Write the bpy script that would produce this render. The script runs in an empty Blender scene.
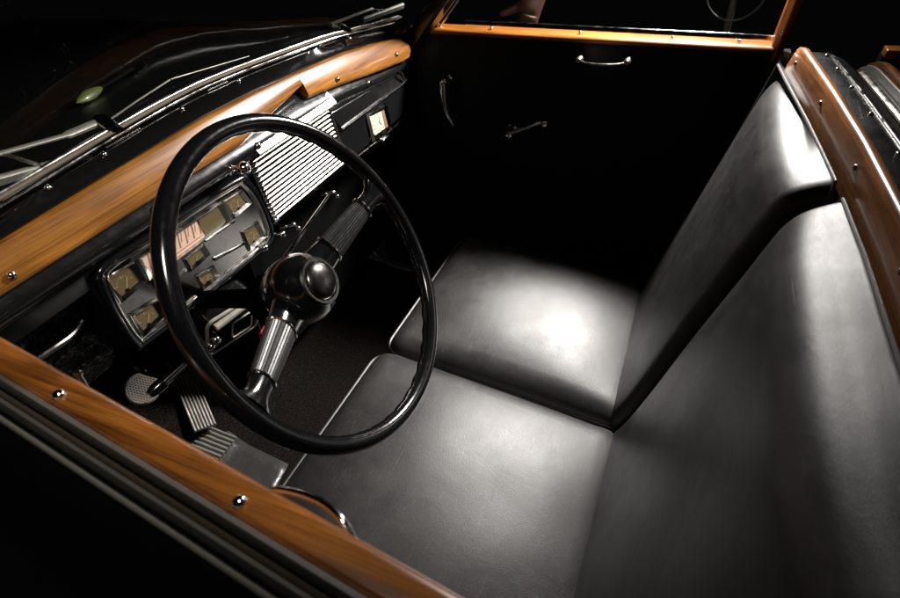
import bpy, bmesh, math, random
from mathutils import Vector, Matrix, noise
random.seed(7)
S = bpy.context.scene
COL = S.collection
V = Vector
rad = math.radians

# ------------------------------------------------------------------ materials
def mat(name):
    m = bpy.data.materials.new(name); m.use_nodes = True
    nt = m.node_tree
    return m, nt, nt.nodes['Principled BSDF']

def nd(nt, t, **kw):
    n = nt.nodes.new(t)
    for k, v in kw.items():
        if k in n.inputs: n.inputs[k].default_value = v
        else: setattr(n, k, v)
    return n

def coords(nt, scale=(1, 1, 1), rot=(0, 0, 0)):
    tc = nd(nt, 'ShaderNodeTexCoord'); mp = nd(nt, 'ShaderNodeMapping')
    mp.inputs['Scale'].default_value = scale; mp.inputs['Rotation'].default_value = rot
    nt.links.new(tc.outputs['Object'], mp.inputs['Vector'])
    return mp.outputs['Vector']

def ramp(nt, fac, stops):
    r = nd(nt, 'ShaderNodeValToRGB'); el = r.color_ramp.elements
    while len(el) < len(stops): el.new(0.5)
    for e, (p, c) in zip(el, stops):
        e.position = p; e.color = (*c, 1) if len(c) == 3 else c
    nt.links.new(fac, r.inputs['Fac'])
    return r.outputs['Color']

def bump(nt, b, height, strength, dist, prev=None):
    n = nd(nt, 'ShaderNodeBump'); n.inputs['Strength'].default_value = strength; n.inputs['Distance'].default_value = dist
    nt.links.new(height, n.inputs['Height'])
    if prev: nt.links.new(prev, n.inputs['Normal'])
    nt.links.new(n.outputs['Normal'], b.inputs['Normal'])
    return n.outputs['Normal']

def gray(v): return (v, v, v)

def simple(name, col, rough=0.4, metal=0.0, coat=0.0, spec=0.5, var=0.12, vscale=60, bmp=0.0, bscale=400, bdist=0.0006):
    m, nt, b = mat(name)
    b.inputs['Base Color'].default_value = (*col, 1); b.inputs['Metallic'].default_value = metal
    b.inputs['Coat Weight'].default_value = coat; b.inputs['Coat Roughness'].default_value = 0.06
    b.inputs['Specular IOR Level'].default_value = spec
    vec = coords(nt)
    nz = nd(nt, 'ShaderNodeTexNoise', Scale=vscale, Detail=6.0, Roughness=0.65); nt.links.new(vec, nz.inputs['Vector'])
    rr = ramp(nt, nz.outputs['Fac'], [(0.3, gray(max(0.0, rough - var))), (0.7, gray(min(1.0, rough + var)))])
    nt.links.new(rr, b.inputs['Roughness'])
    if bmp:
        n2 = nd(nt, 'ShaderNodeTexNoise', Scale=bscale, Detail=4.0); nt.links.new(vec, n2.inputs['Vector'])
        bump(nt, b, n2.outputs['Fac'], bmp, bdist)
    return m

def leather(name, col=(0.0095, 0.0088, 0.0085), rough=0.44, crease=(9, 6, 9), spec=0.5, scuff=0.08, grain=820.0, gs=0.42):
    m, nt, b = mat(name)
    vec = coords(nt)
    big = nd(nt, 'ShaderNodeTexNoise', Scale=11.0, Detail=10.0, Roughness=0.72); nt.links.new(vec, big.inputs['Vector'])
    c = ramp(nt, big.outputs['Fac'], [(0.3, tuple(x * 0.6 for x in col)), (0.7, tuple(x * 1.5 for x in col))])
    # pale hairline scuffs
    sv = coords(nt, (14, 90, 30), (0.3, 0.2, 0.7))
    sc = nd(nt, 'ShaderNodeTexNoise', Scale=1.6, Detail=9.0, Roughness=0.72); nt.links.new(sv, sc.inputs['Vector'])
    sf = ramp(nt, sc.outputs['Fac'], [(0.58, gray(0)), (0.72, gray(0.6))])
    mx = nd(nt, 'ShaderNodeMixRGB'); mx.inputs['Color2'].default_value = (scuff * 0.7, scuff * 0.66, scuff * 0.63, 1)
    nt.links.new(sf, mx.inputs['Fac']); nt.links.new(c, mx.inputs['Color1']); nt.links.new(mx.outputs['Color'], b.inputs['Base Color'])
    rr = ramp(nt, big.outputs['Fac'], [(0.28, gray(rough - 0.06)), (0.72, gray(rough + 0.07))])
    nt.links.new(rr, b.inputs['Roughness']); b.inputs['Specular IOR Level'].default_value = spec
    vo = nd(nt, 'ShaderNodeTexVoronoi', Scale=grain); nt.links.new(vec, vo.inputs['Vector'])
    n1 = bump(nt, b, vo.outputs['Distance'], gs, 0.0005)
    # thin scratches: two crossing families of stretched noise
    for rz, sd in ((0.5, 0.0), (-0.7, 3.3)):
        tv = coords(nt, (9, 260, 120), (0.1, 0.1, rz))
        sn = nd(nt, 'ShaderNodeTexNoise', Scale=1.0, Detail=3.0, Roughness=0.5); nt.links.new(tv, sn.inputs['Vector'])
        n1 = bump(nt, b, ramp(nt, sn.outputs['Fac'], [(0.69, gray(1)), (0.75, gray(0))]), 0.17, 0.0009, n1)
    cv = coords(nt, crease)
    cr = nd(nt, 'ShaderNodeTexNoise', Scale=1.0, Detail=5.0, Roughness=0.55, Distortion=0.6); nt.links.new(cv, cr.inputs['Vector'])
    bump(nt, b, cr.outputs['Fac'], 0.16, 0.006, n1)
    return m

def wood(name, axis, light=(0.36, 0.145, 0.02), dark=(0.14, 0.044, 0.006), rough=0.3, coat=0.55):
    m, nt, b = mat(name)
    sc = [130, 130, 130]; sc[axis] = 4.5
    vec = coords(nt, tuple(sc))
    n1 = nd(nt, 'ShaderNodeTexNoise', Scale=1.0, Detail=8.0, Roughness=0.6, Distortion=0.7); nt.links.new(vec, n1.inputs['Vector'])
    sc2 = [620, 620, 620]; sc2[axis] = 11
    vec2 = coords(nt, tuple(sc2))
    n2 = nd(nt, 'ShaderNodeTexNoise', Scale=1.0, Detail=4.0, Roughness=0.6); nt.links.new(vec2, n2.inputs['Vector'])
    c1 = ramp(nt, n1.outputs['Fac'], [(0.3, dark), (0.47, tuple(0.55 * a + 0.45 * d for a, d in zip(light, dark))), (0.66, light)])
    c2 = ramp(nt, n2.outputs['Fac'], [(0.34, gray(0.38)), (0.52, gray(1.0))])
    mx = nd(nt, 'ShaderNodeMixRGB', blend_type='MULTIPLY'); mx.inputs['Fac'].default_value = 0.75
    nt.links.new(c1, mx.inputs['Color1']); nt.links.new(c2, mx.inputs['Color2'])
    # broad drift of the stain, a hand-span long
    big = nd(nt, 'ShaderNodeTexNoise', Scale=6.0, Detail=3.0); nt.links.new(coords(nt), big.inputs['Vector'])
    c3 = ramp(nt, big.outputs['Fac'], [(0.3, gray(0.5)), (0.65, gray(1.1))])
    m2 = nd(nt, 'ShaderNodeMixRGB', blend_type='MULTIPLY'); m2.inputs['Fac'].default_value = 0.8
    nt.links.new(mx.outputs['Color'], m2.inputs['Color1']); nt.links.new(c3, m2.inputs['Color2'])
    nt.links.new(m2.outputs['Color'], b.inputs['Base Color'])
    b.inputs['Roughness'].default_value = rough; b.inputs['Coat Weight'].default_value = coat; b.inputs['Coat Roughness'].default_value = 0.12
    bump(nt, b, n2.outputs['Fac'], 0.12, 0.0004)
    return m

def chrome(name, col=(0.82, 0.8, 0.77), rough=0.1, var=0.06, streak=None):
    m, nt, b = mat(name)
    b.inputs['Metallic'].default_value = 1.0
    vec = coords(nt, streak or (1, 1, 1))
    nz = nd(nt, 'ShaderNodeTexNoise', Scale=35.0, Detail=8.0, Roughness=0.7); nt.links.new(vec, nz.inputs['Vector'])
    rr = ramp(nt, nz.outputs['Fac'], [(0.35, gray(max(0.02, rough - var))), (0.72, gray(rough + var * 1.6))])
    nt.links.new(rr, b.inputs['Roughness'])
    pit = ramp(nt, nz.outputs['Fac'], [(0.3, tuple(c * 0.6 for c in col)), (0.45, col)])
    nt.links.new(pit, b.inputs['Base Color'])
    n2 = nd(nt, 'ShaderNodeTexNoise', Scale=24.0, Detail=3.0); nt.links.new(coords(nt), n2.inputs['Vector'])
    bump(nt, b, n2.outputs['Fac'], 0.06, 0.002)
    return m

def glass(name, dirt=0.012, tint=(1, 1, 1), refl=0.16):
    m, nt, b = mat(name); nt.nodes.remove(b)
    out = nt.nodes['Material Output']
    tr = nd(nt, 'ShaderNodeBsdfTransparent'); tr.inputs['Color'].default_value = (0.96 * tint[0], 0.97 * tint[1], 0.96 * tint[2], 1)
    gl = nd(nt, 'ShaderNodeBsdfGlossy', Roughness=0.02)
    fr = nd(nt, 'ShaderNodeFresnel', IOR=1.4); mx = nd(nt, 'ShaderNodeMixShader')
    fm = nd(nt, 'ShaderNodeMath', operation='MULTIPLY'); fm.inputs[1].default_value = refl; ge = nd(nt, 'ShaderNodeNewGeometry'); fb = nd(nt, 'ShaderNodeMath', operation='SUBTRACT'); fb.inputs[0].default_value = 1.0; nt.links.new(ge.outputs['Backfacing'], fb.inputs[1])
    f2 = nd(nt, 'ShaderNodeMath', operation='MULTIPLY'); nt.links.new(fr.outputs[0], f2.inputs[0]); nt.links.new(fb.outputs[0], f2.inputs[1]); nt.links.new(f2.outputs[0], fm.inputs[0]); nt.links.new(fm.outputs[0], mx.inputs[0]); nt.links.new(tr.outputs[0], mx.inputs[1]); nt.links.new(gl.outputs[0], mx.inputs[2])
    df = nd(nt, 'ShaderNodeBsdfDiffuse'); df.inputs['Color'].default_value = (0.5, 0.48, 0.45, 1)
    nz = nd(nt, 'ShaderNodeTexNoise', Scale=110.0, Detail=3.0, Roughness=0.6); nt.links.new(coords(nt), nz.inputs['Vector'])
    f = ramp(nt, nz.outputs['Fac'], [(0.70, gray(0.0)), (0.76, gray(dirt)), (0.80, gray(dirt * 8))])
    m2 = nd(nt, 'ShaderNodeMixShader'); nt.links.new(f, m2.inputs[0])
    nt.links.new(mx.outputs[0], m2.inputs[1]); nt.links.new(df.outputs[0], m2.inputs[2]); nt.links.new(m2.outputs[0], out.inputs['Surface'])
    return m

M = {}
M['leather'] = leather('black_leather')
M['leather_back'] = leather('black_leather_backrest', (0.0080, 0.0074, 0.0071), 0.44, (7, 7, 14), grain=1500.0, gs=0.3)
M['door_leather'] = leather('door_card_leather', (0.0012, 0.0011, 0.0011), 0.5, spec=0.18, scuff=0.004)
M['strip_leather'] = leather('ledge_leather', (0.004, 0.004, 0.004), 0.24)
M['piping'] = simple('piping_leather', (0.04, 0.037, 0.034), 0.45, var=0.08, bmp=0.3, bscale=900)
M['wood_x'] = wood('varnished_wood_dash', 0)
M['wood_y'] = wood('varnished_wood_sill', 1, (0.33, 0.115, 0.018), (0.11, 0.030, 0.005))
M['wood_r'] = wood('varnished_wood_rail', 0, (0.33, 0.125, 0.03), (0.12, 0.038, 0.009), rough=0.36)
M['wood_z'] = wood('varnished_wood_post', 2, (0.34, 0.10, 0.02), (0.15, 0.04, 0.008))
M['chrome'] = chrome('chrome')
M['chrome_soft'] = chrome('worn_chrome', (0.78, 0.76, 0.73), 0.2, 0.08)
M['chrome_slat'] = chrome('bright_slat_chrome', (0.55, 0.52, 0.47), 0.22, 0.05, (1, 1, 6))
M['chrome_panel'] = chrome('instrument_panel_chrome', (0.72, 0.70, 0.68), 0.10, 0.05)
M['chrome_dark'] = chrome('tarnished_chrome', (0.35, 0.33, 0.31), 0.25, 0.1)
M['steel'] = simple('ribbed_grey_sleeve', (0.014, 0.013, 0.0125), 0.38, spec=0.4, var=0.06, vscale=120)
M['cap'] = chrome('dark_horn_cap', (0.13, 0.125, 0.12), 0.24, 0.04)
M['steel_dark'] = simple('ribbed_dark_sleeve', (0.010, 0.0095, 0.009), 0.32, spec=0.5, var=0.06, vscale=120)
M['paint'] = simple('black_enamel', (0.004, 0.004, 0.004), 0.14, coat=0.5, var=0.06)
M['column'] = simple('dull_black_column', (0.0008, 0.0008, 0.0008), 0.8, spec=0.0, var=0.1)
M['panel'] = simple('black_dash_enamel', (0.005, 0.005, 0.0052), 0.22, coat=0.3, var=0.05, bmp=0.03, bscale=90)
M['bakelite'] = simple('black_bakelite', (0.004, 0.004, 0.0045), 0.15, coat=0.4, var=0.05, vscale=90, bmp=0.05, bscale=160)
M['rubber'] = simple('black_rubber', (0.02, 0.019, 0.018), 0.5, bmp=0.2, bscale=300)
M['rubber_grey'] = simple('worn_grey_rubber', (0.080, 0.074, 0.066), 0.5, bmp=0.25, bscale=300)
M['felt'] = simple('brown_channel_felt', (0.10, 0.075, 0.05), 0.75, bmp=0.4, bscale=500)
M['brass'] = chrome('tarnished_brass_bead', (0.58, 0.52, 0.43), 0.38, 0.08)
M['crinkle'] = simple('crinkled_black_vinyl', (0.0010, 0.0010, 0.0010), 0.1, spec=0.3, var=0.04, bmp=1.0, bscale=70, bdist=0.02)
m_, nt_, b_ = mat('dark_brown_carpet'); M['carpet'] = m_
v_ = coords(nt_); n_ = nd(nt_, 'ShaderNodeTexNoise', Scale=260.0, Detail=6.0, Roughness=0.75); nt_.links.new(v_, n_.inputs['Vector'])
nt_.links.new(ramp(nt_, n_.outputs['Fac'], [(0.38, (0.002, 0.0015, 0.0014)), (0.56, (0.008, 0.006, 0.0052)), (0.70, (0.040, 0.030, 0.025))]), b_.inputs['Base Color'])
b_.inputs['Roughness'].default_value = 0.95; b_.inputs['Specular IOR Level'].default_value = 0.05; bump(nt_, b_, n_.outputs['Fac'], 1.0, 0.006)
M['mat_rubber'] = simple('smooth_mat_rubber', (0.024, 0.0225, 0.021), 0.34, var=0.16, vscale=22, bmp=0.5, bscale=28, bdist=0.006)
M['rib_rubber'] = simple('ribbed_mat_rubber', (0.085, 0.078, 0.068), 0.5, var=0.1, vscale=60, bmp=0.15, bscale=200)
M['pedal_rubber'] = simple('pale_worn_pedal_rubber', (0.125, 0.11, 0.088), 0.5, bmp=0.2, bscale=300)
M['red'] = simple('red_plastic', (0.28, 0.008, 0.006), 0.3, coat=0.5)
M['cream'] = simple('cream_dial', (0.55, 0.40, 0.30), 0.5, var=0.05)
M['clock_face'] = simple('white_clock_dial', (0.42, 0.37, 0.30), 0.45, var=0.05)
M['tick'] = simple('red_dial_print', (0.30, 0.10, 0.06), 0.5)
M['dial_brown'] = simple('brown_dial_print', (0.16, 0.09, 0.05), 0.5)
M['olive'] = simple('olive_gauge_face', (0.085, 0.062, 0.024), 0.5, vscale=90)
M['gold'] = simple('gold_gauge_pointer', (0.42, 0.32, 0.17), 0.4)
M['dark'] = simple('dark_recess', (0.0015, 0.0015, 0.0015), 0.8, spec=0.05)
M['green'] = simple('pale_green_tip', (0.10, 0.115, 0.028), 0.4, coat=0.4)
M['skin'] = simple('bare_skin', (0.06, 0.026, 0.016), 0.5, bmp=0.2, bscale=200)
M['sleeve'] = simple('dark_sleeve_cloth', (0.01, 0.01, 0.012), 0.9, bmp=0.5, bscale=500)
M['satin_bead'] = simple('worn_pale_metal_bead', (0.45, 0.42, 0.37), 0.35, metal=0.5, var=0.1, vscale=120)
M['glass'] = glass('window_glass')
M['lens'] = glass('gauge_glass', 0.006)
M['hood'] = simple('black_hood_paint', (0.005, 0.005, 0.005), 0.3, coat=0.0, var=0.04, vscale=20)
M['satin'] = simple('satin_wiper_metal', (0.14, 0.13, 0.115), 0.42, metal=0.35, var=0.1, vscale=90)

# ------------------------------------------------------------------ mesh helper
class MB:
    def __init__(s): s.v = []; s.f = []; s.m = []
    def add(s, vs, fs, mi=0):
        o = len(s.v); s.v += [V(p) for p in vs]
        s.f += [tuple(i + o for i in f) for f in fs]; s.m += [mi] * len(fs)
        return s
    def box(s, lo, hi, mi=0, mtx=None):
        x0, y0, z0 = lo; x1, y1, z1 = hi
        p = [V((x, y, z)) for x in (x0, x1) for y in (y0, y1) for z in (z0, z1)]
        if mtx: p = [mtx @ q for q in p]
        return s.add(p, [(0, 1, 3, 2), (4, 6, 7, 5), (0, 4, 5, 1), (2, 3, 7, 6), (0, 2, 6, 4), (1, 5, 7, 3)], mi)
    def loft(s, rings, mi=0, closed=True, cap=True):
        n = len(rings[0]); vs = [p for r in rings for p in r]; fs = []
        for i in range(len(rings) - 1):
            for j in range(n if closed else n - 1):
                k = (j + 1) % n
                fs.append((i * n + j, i * n + k, (i + 1) * n + k, (i + 1) * n + j))
        if cap and closed:
            fs.append(tuple(range(n - 1, -1, -1))); fs.append(tuple(range((len(rings) - 1) * n, len(rings) * n)))
        return s.add(vs, fs, mi)
    def tube(s, path, r, seg=10, mi=0, closed=False, flat=1.0, up=None, cap=True):
        path = [V(p) for p in path]; n = len(path)
        rs = r if isinstance(r, (list, tuple)) else [r] * n
        rings = []; prev = V(up) if up else None
        for i, p in enumerate(path):
            if closed: t = path[(i + 1) % n] - path[i - 1]
            else: t = path[min(i + 1, n - 1)] - path[max(i - 1, 0)]
            t.normalize()
            if prev is None:
                prev = t.orthogonal()
            u = prev - t * prev.dot(t)
            if u.length < 1e-6: u = t.orthogonal()
            u.normalize(); w = t.cross(u); prev = u
            rings.append([p + rs[i] * (math.cos(a) * u * flat + math.sin(a) * w) for a in [2 * math.pi * k / seg for k in range(seg)]])
        if closed: rings.append(rings[0]); return s.loft(rings, mi, cap=False)
        return s.loft(rings, mi, cap=cap)
    def lathe(s, prof, org, ax, seg=24, mi=0, sx=1.0, sy=1.0, ref=None):
        org = V(org); ax = V(ax).normalized()
        u = V(ref) if ref else ax.orthogonal(); u = (u - ax * u.dot(ax)).normalized(); w = ax.cross(u)
        rings = []
        for r, h in prof:
            rr = max(r, 1e-5)
            rings.append([org + ax * h + rr * (sx * math.cos(a) * u + sy * math.sin(a) * w) for a in [2 * math.pi * k / seg for k in range(seg)]])
        return s.loft(rings, mi)
    def ell(s, c, r, mi=0, seg=20, mtx=None):
        c = V(c); rings = []
        for i in range(1, 12):
            t = math.pi * i / 12
            rings.append([V((r[0] * math.sin(t) * math.cos(a), r[1] * math.sin(t) * math.sin(a), -r[2] * math.cos(t))) for a in [2 * math.pi * k / seg for k in range(seg)]])
        rings = [[c + (mtx @ p if mtx else p) for p in rg] for rg in rings]
        return s.loft(rings, mi)
    def prism(s, poly, off, mi=0):
        off = V(off); n = len(poly); a = [V(p) for p in poly]; b = [p + off for p in a]
        fs = [tuple(range(n)), tuple(range(2 * n - 1, n - 1, -1))] + [(i, (i + 1) % n, n + (i + 1) % n, n + i) for i in range(n)]
        return s.add(a + b, fs, mi)
    def sweep_x(s, prof_fn, xs, mi=0):
        return s.loft([[V(p) for p in prof_fn(x)] for x in xs], mi)
    def build(s, name, mats, parent=None, bevel=0.0, smooth=40, seg=2, sub=0):
        me = bpy.data.meshes.new(name)
        org = ROOT(parent)
        me.from_pydata([tuple(p - org) for p in s.v], [], s.f)
        ms = mats if isinstance(mats, (list, tuple)) else [mats]
        for m in ms: me.materials.append(M[m])
        for p, mi in zip(me.polygons, s.m): p.material_index = mi; p.use_smooth = True
        bm = bmesh.new(); bm.from_mesh(me); bmesh.ops.recalc_face_normals(bm, faces=bm.faces); bm.to_mesh(me); bm.free()
        me.set_sharp_from_angle(angle=rad(smooth))
        o = bpy.data.objects.new(name, me); COL.objects.link(o)
        if parent: o.parent = parent
        if bevel:
            b = o.modifiers.new('bevel', 'BEVEL'); b.width = bevel; b.segments = seg; b.limit_method = 'ANGLE'; b.angle_limit = rad(40); b.harden_normals = False
        if sub:
            b = o.modifiers.new('sub', 'SUBSURF'); b.levels = sub; b.render_levels = sub
        return o

def ROOT(o):
    p = V((0, 0, 0))
    while o is not None: p = p + o.location; o = o.parent
    return p

def thing(name, label, cat, loc=(0, 0, 0), group=None):
    o = bpy.data.objects.new(name, None); o.location = loc; o.empty_display_size = 0.05
    COL.objects.link(o); return tag(o, label, cat, group)
def tag(o, label, cat, group=None, kind=None):
    o['label'] = label; o['category'] = cat
    if group: o['group'] = group
    o['kind'] = kind or 'thing'
    return o
def struct(o, label, cat):
    return tag(o, label, cat, kind='structure')

def interp(pts, x):
    if x <= pts[0][0]: return pts[0][1]
    for (a, b), (c, d) in zip(pts, pts[1:]):
        if x <= c:
            return b + (d - b) * (x - a) / (c - a)
    return pts[-1][1]
def smooth_path(pts, n=8):
    pts = [V(p) for p in pts]; out = []
    for i in range(len(pts) - 1):
        p0 = pts[max(i - 1, 0)]; p1 = pts[i]; p2 = pts[i + 1]; p3 = pts[min(i + 2, len(pts) - 1)]
        for k in range(n):
            t = k / n
            out.append(0.5 * ((2 * p1) + (p2 - p0) * t + (2 * p0 - 5 * p1 + 4 * p2 - p3) * t * t + (3 * p1 - p0 - 3 * p2 + p3) * t ** 3))
    out.append(pts[-1]); return out
def rrect(x0, x1, y0, y1, r, n=6):
    out = []
    for cx, cy, a0 in ((x1 - r, y1 - r, 0), (x0 + r, y1 - r, 90), (x0 + r, y0 + r, 180), (x1 - r, y0 + r, 270)):
        for k in range(n + 1):
            a = rad(a0 + 90 * k / n); out.append((cx + r * math.cos(a), cy + r * math.sin(a)))
    return out
DOME = [(0.0055, 0), (0.0055, 0.001), (0.005, 0.0026), (0.0035, 0.004), (0.0016, 0.0047), (0.0, 0.0048)]
def screw(org, ax, parent, k=1.0, m='chrome', name='screw'):
    return MB().lathe([(r * k, h * k) for r, h in DOME], org, ax, 16).build(name, m, parent)

# ------------------------------------------------------------------ floor
b = MB()
xs = [0.03, 0.25, 0.6, 0.95, 1.27]
prof = [(-0.9, 0.20), (0.3, 0.20), (0.88, 0.20), (0.94, 0.21), (1.22, 0.47), (1.34, 0.75)]
b.loft([[V((x, y, z)) for y, z in prof] for x in xs], closed=False)
b.loft([[V((x, y, z - 0.03)) for y, z in prof] for x in xs], closed=False)
struct(b.build('floor', 'carpet'), 'dark brown carpet covering the car floor and sloping toe board', 'floor')

# heel pad: smooth rubber sheet on the carpet with a ribbed tongue
t = thing('heel_pad', 'scuffed grey rubber heel pad lying on the dark carpet below the pedals', 'floor mat', (0.4, 0.8, 0.205))
b = MB()
N = 14
P00, P10, P11, P01 = V((0.455, 1.0, 0)), V((0.43, 0.76, 0)), V((0.06, 0.70, 0)), V((0.06, 1.0, 0))
rows = []
for i in range(N + 1):
    r = []
    for j in range(N + 1):
        u, v = i / N, j / N
        p = P00 * (1 - u) * (1 - v) + P10 * u * (1 - v) + P11 * u * v + P01 * (1 - u) * v
        z = 0.208 + 0.022 * math.exp(-((p.y - 0.955) / 0.035) ** 2) + 0.004 * math.sin(9 * p.x + 14 * p.y)
        r.append(V((p.x, p.y, z)))
    rows.append(r)
b.loft(rows, closed=False)
sh = b.build('rubber_sheet', 'mat_rubber', t)
sm = sh.modifiers.new('thickness', 'SOLIDIFY'); sm.thickness = 0.005; sm.offset = 0
b = MB()
def tz(y): return 0.232 + 0.50 * max(0.0, y - 0.955) + 0.010 * math.exp(-((y - 0.955) / 0.03) ** 2)
tys = [0.915 + 0.0125 * k for k in range(17)]
b.loft([[V((0.235, y, tz(y) + q)), V((0.432, y, tz(y) + q))] for q in (0.0,) for y in tys], closed=False)
for i in range(17):
    x = 0.240 + i * 0.0117
    b.tube([V((x - 0.10 * (y - 1.0), y, tz(y) + 0.001)) for y in tys], 0.0042, 6)
b.build('ribbed_tongue', 'rib_rubber', t)

# ------------------------------------------------------------------ pedals
ap = thing('accelerator_pedal', 'long ribbed accelerator pedal beside the round brake pedal', 'pedal', (0.44, 1.0, 0.25))
o0, o1 = V((0.408, 0.975, 0.275)), V((0.505, 1.115, 0.37))
d = (o1 - o0).normalized(); w = d.cross(V((0, -0.6, 0.8))).normalized(); nrm = w.cross(d)
def quad_slab(b, a, c, w, hw, n, th, mi=0):
    b.loft([[a - w * hw, a + w * hw, a + w * hw + n * th, a - w * hw + n * th], [c - w * hw, c + w * hw, c + w * hw + n * th, c - w * hw + n * th]], mi)
b = MB(); quad_slab(b, o0, o1, w, 0.028, nrm, 0.008)
b.build('pedal_plate', 'rubber', ap, bevel=0.002)
b = MB()
for i in range(7):
    q = w * (-0.024 + 0.008 * i) + nrm * 0.009
    b.tube([o0 + q + d * 0.003, o1 + q - d * 0.003], 0.0027, 8)
b.build('tread', 'pedal_rubber', ap)
b = MB(); b.tube([o1 - nrm * 0.004 - d * 0.03, o1 - nrm * 0.06 + V((0, 0.05, 0.0))], 0.006, 8); b.build('arm', 'paint', ap)

bp = thing('brake_pedal', 'round brake pedal with pale dimpled rubber pad', 'pedal', (0.30, 0.95, 0.5))
pc = V((0.318, 0.955, 0.53)); pn = V((-0.25, -0.62, 0.74)).normalized()
b = MB(); b.lathe([(0.0, -0.010), (0.030, -0.010), (0.033, -0.006), (0.033, 0.0), (0.030, 0.003), (0.0, 0.003)], pc, pn, 32)
b.build('pad', 'pedal_rubber', bp)
b = MB(); u = pn.orthogonal().normalized(); w2 = pn.cross(u)
for i in range(-7, 8):
    for j in range(-7, 8):
        x, y = (i + 0.5 * (j % 2)) * 0.0055, j * 0.0048
        if x * x + y * y < 0.028 ** 2:
            b.lathe([(0.0019, 0.0), (0.0016, 0.0012), (0.0, 0.0014)], pc + pn * 0.003 + u * x + w2 * y, pn, 6)
b.build('dimple_tread', 'pedal_rubber', bp)
b = MB(); b.tube(smooth_path([pc - pn * 0.008, pc + V((0.0, 0.04, -0.05)), pc + V((0.0, 0.16, -0.12)), pc + V((0, 0.28, -0.05))], 6), 0.009, 10); b.build('arm', 'paint', bp)
cp = thing('clutch_pedal', 'curved black clutch pedal arm beside the driver door', 'pedal', (0.2, 0.98, 0.5))
pc2 = V((0.205, 0.965, 0.50))
b = MB(); b.lathe([(0.0, -0.010), (0.038, -0.010), (0.041, -0.006), (0.041, 0.0), (0.038, 0.003), (0.0, 0.003)], pc2, pn, 32); b.build('pad', 'mat_rubber', cp)
b = MB(); b.tube(smooth_path([pc2 - pn * 0.008, pc2 + V((0.02, 0.05, -0.06)), pc2 + V((0.02, 0.16, -0.12)), pc2 + V((0, 0.28, -0.05))], 6), 0.008, 10); b.build('arm', 'paint', cp)

RY = [(0.0, -0.176), (0.3, -0.174), (0.5, -0.168), (0.69, -0.156), (0.87, -0.138), (1.0, -0.122), (1.08, -0.112), (1.16, -0.104)]
def ry(x): return interp(RY, x)
# ------------------------------------------------------------------ seats
def rounded_block(b, W, D, H, r, org, ax, ay, az, crown=0.0, N=26, mi=0, tilt=0.0):
    """block with rounded edges; W, D, H along ax, ay, az; az is the upholstered face."""
    org, ax, ay, az = V(org), V(ax), V(ay), V(az)
    def f(c):
        q = V((c[0] * W / 2, c[1] * D / 2, c[2] * H / 2))
        inn = V((max(-W / 2 + r, min(W / 2 - r, q.x)), max(-D / 2 + r, min(D / 2 - r, q.y)), max(-H / 2 + r, min(H / 2 - r, q.z))))
        dlt = q - inn
        if dlt.length > 1e-9: q = inn + dlt.normalized() * r
        u, v = q.x / (W / 2), q.y / (D / 2)
        k = max(0.0, (q.z + H / 2) / H)
        q.z += crown * (1 - abs(u) ** 2.6) * (1 - abs(v) ** 2.6) * k
        q.x += 0.3 * crown * u * (1 - (q.z / (H / 2)) ** 2) * 0.4 if abs(q.z) < H / 2 else 0
        q.z -= tilt * (D / 2 - q.y)
        nz = noise.noise(V((q.x * 7 + org.x * 5, q.y * 7 + 3.1, 1.7))) * 0.0035 * k
        q.z += nz
        return org + ax * q.x + ay * q.y + az * q.z
    def spread(t):                               # denser near the edges
        return math.copysign(1 - (1 - abs(t)) ** 1.7, t)
    g = [spread(-1 + 2 * i / N) for i in range(N + 1)]
    for axis in range(3):
        for sgn in (-1, 1):
            rows = []
            for a in g:
                row = []
                for c in g:
                    p = [0, 0, 0]; p[axis] = sgn; p[(axis + 1) % 3] = a; p[(axis + 2) % 3] = c
                    row.append(f(p))
                rows.append(row)
            b.loft(rows, mi, closed=False)
    return f
def weld(o, d=0.0004):
    bm = bmesh.new(); bm.from_mesh(o.data); bmesh.ops.remove_doubles(bm, verts=bm.verts, dist=d)
    bmesh.ops.recalc_face_normals(bm, faces=bm.faces); bm.to_mesh(o.data); bm.free()
    return o

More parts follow.
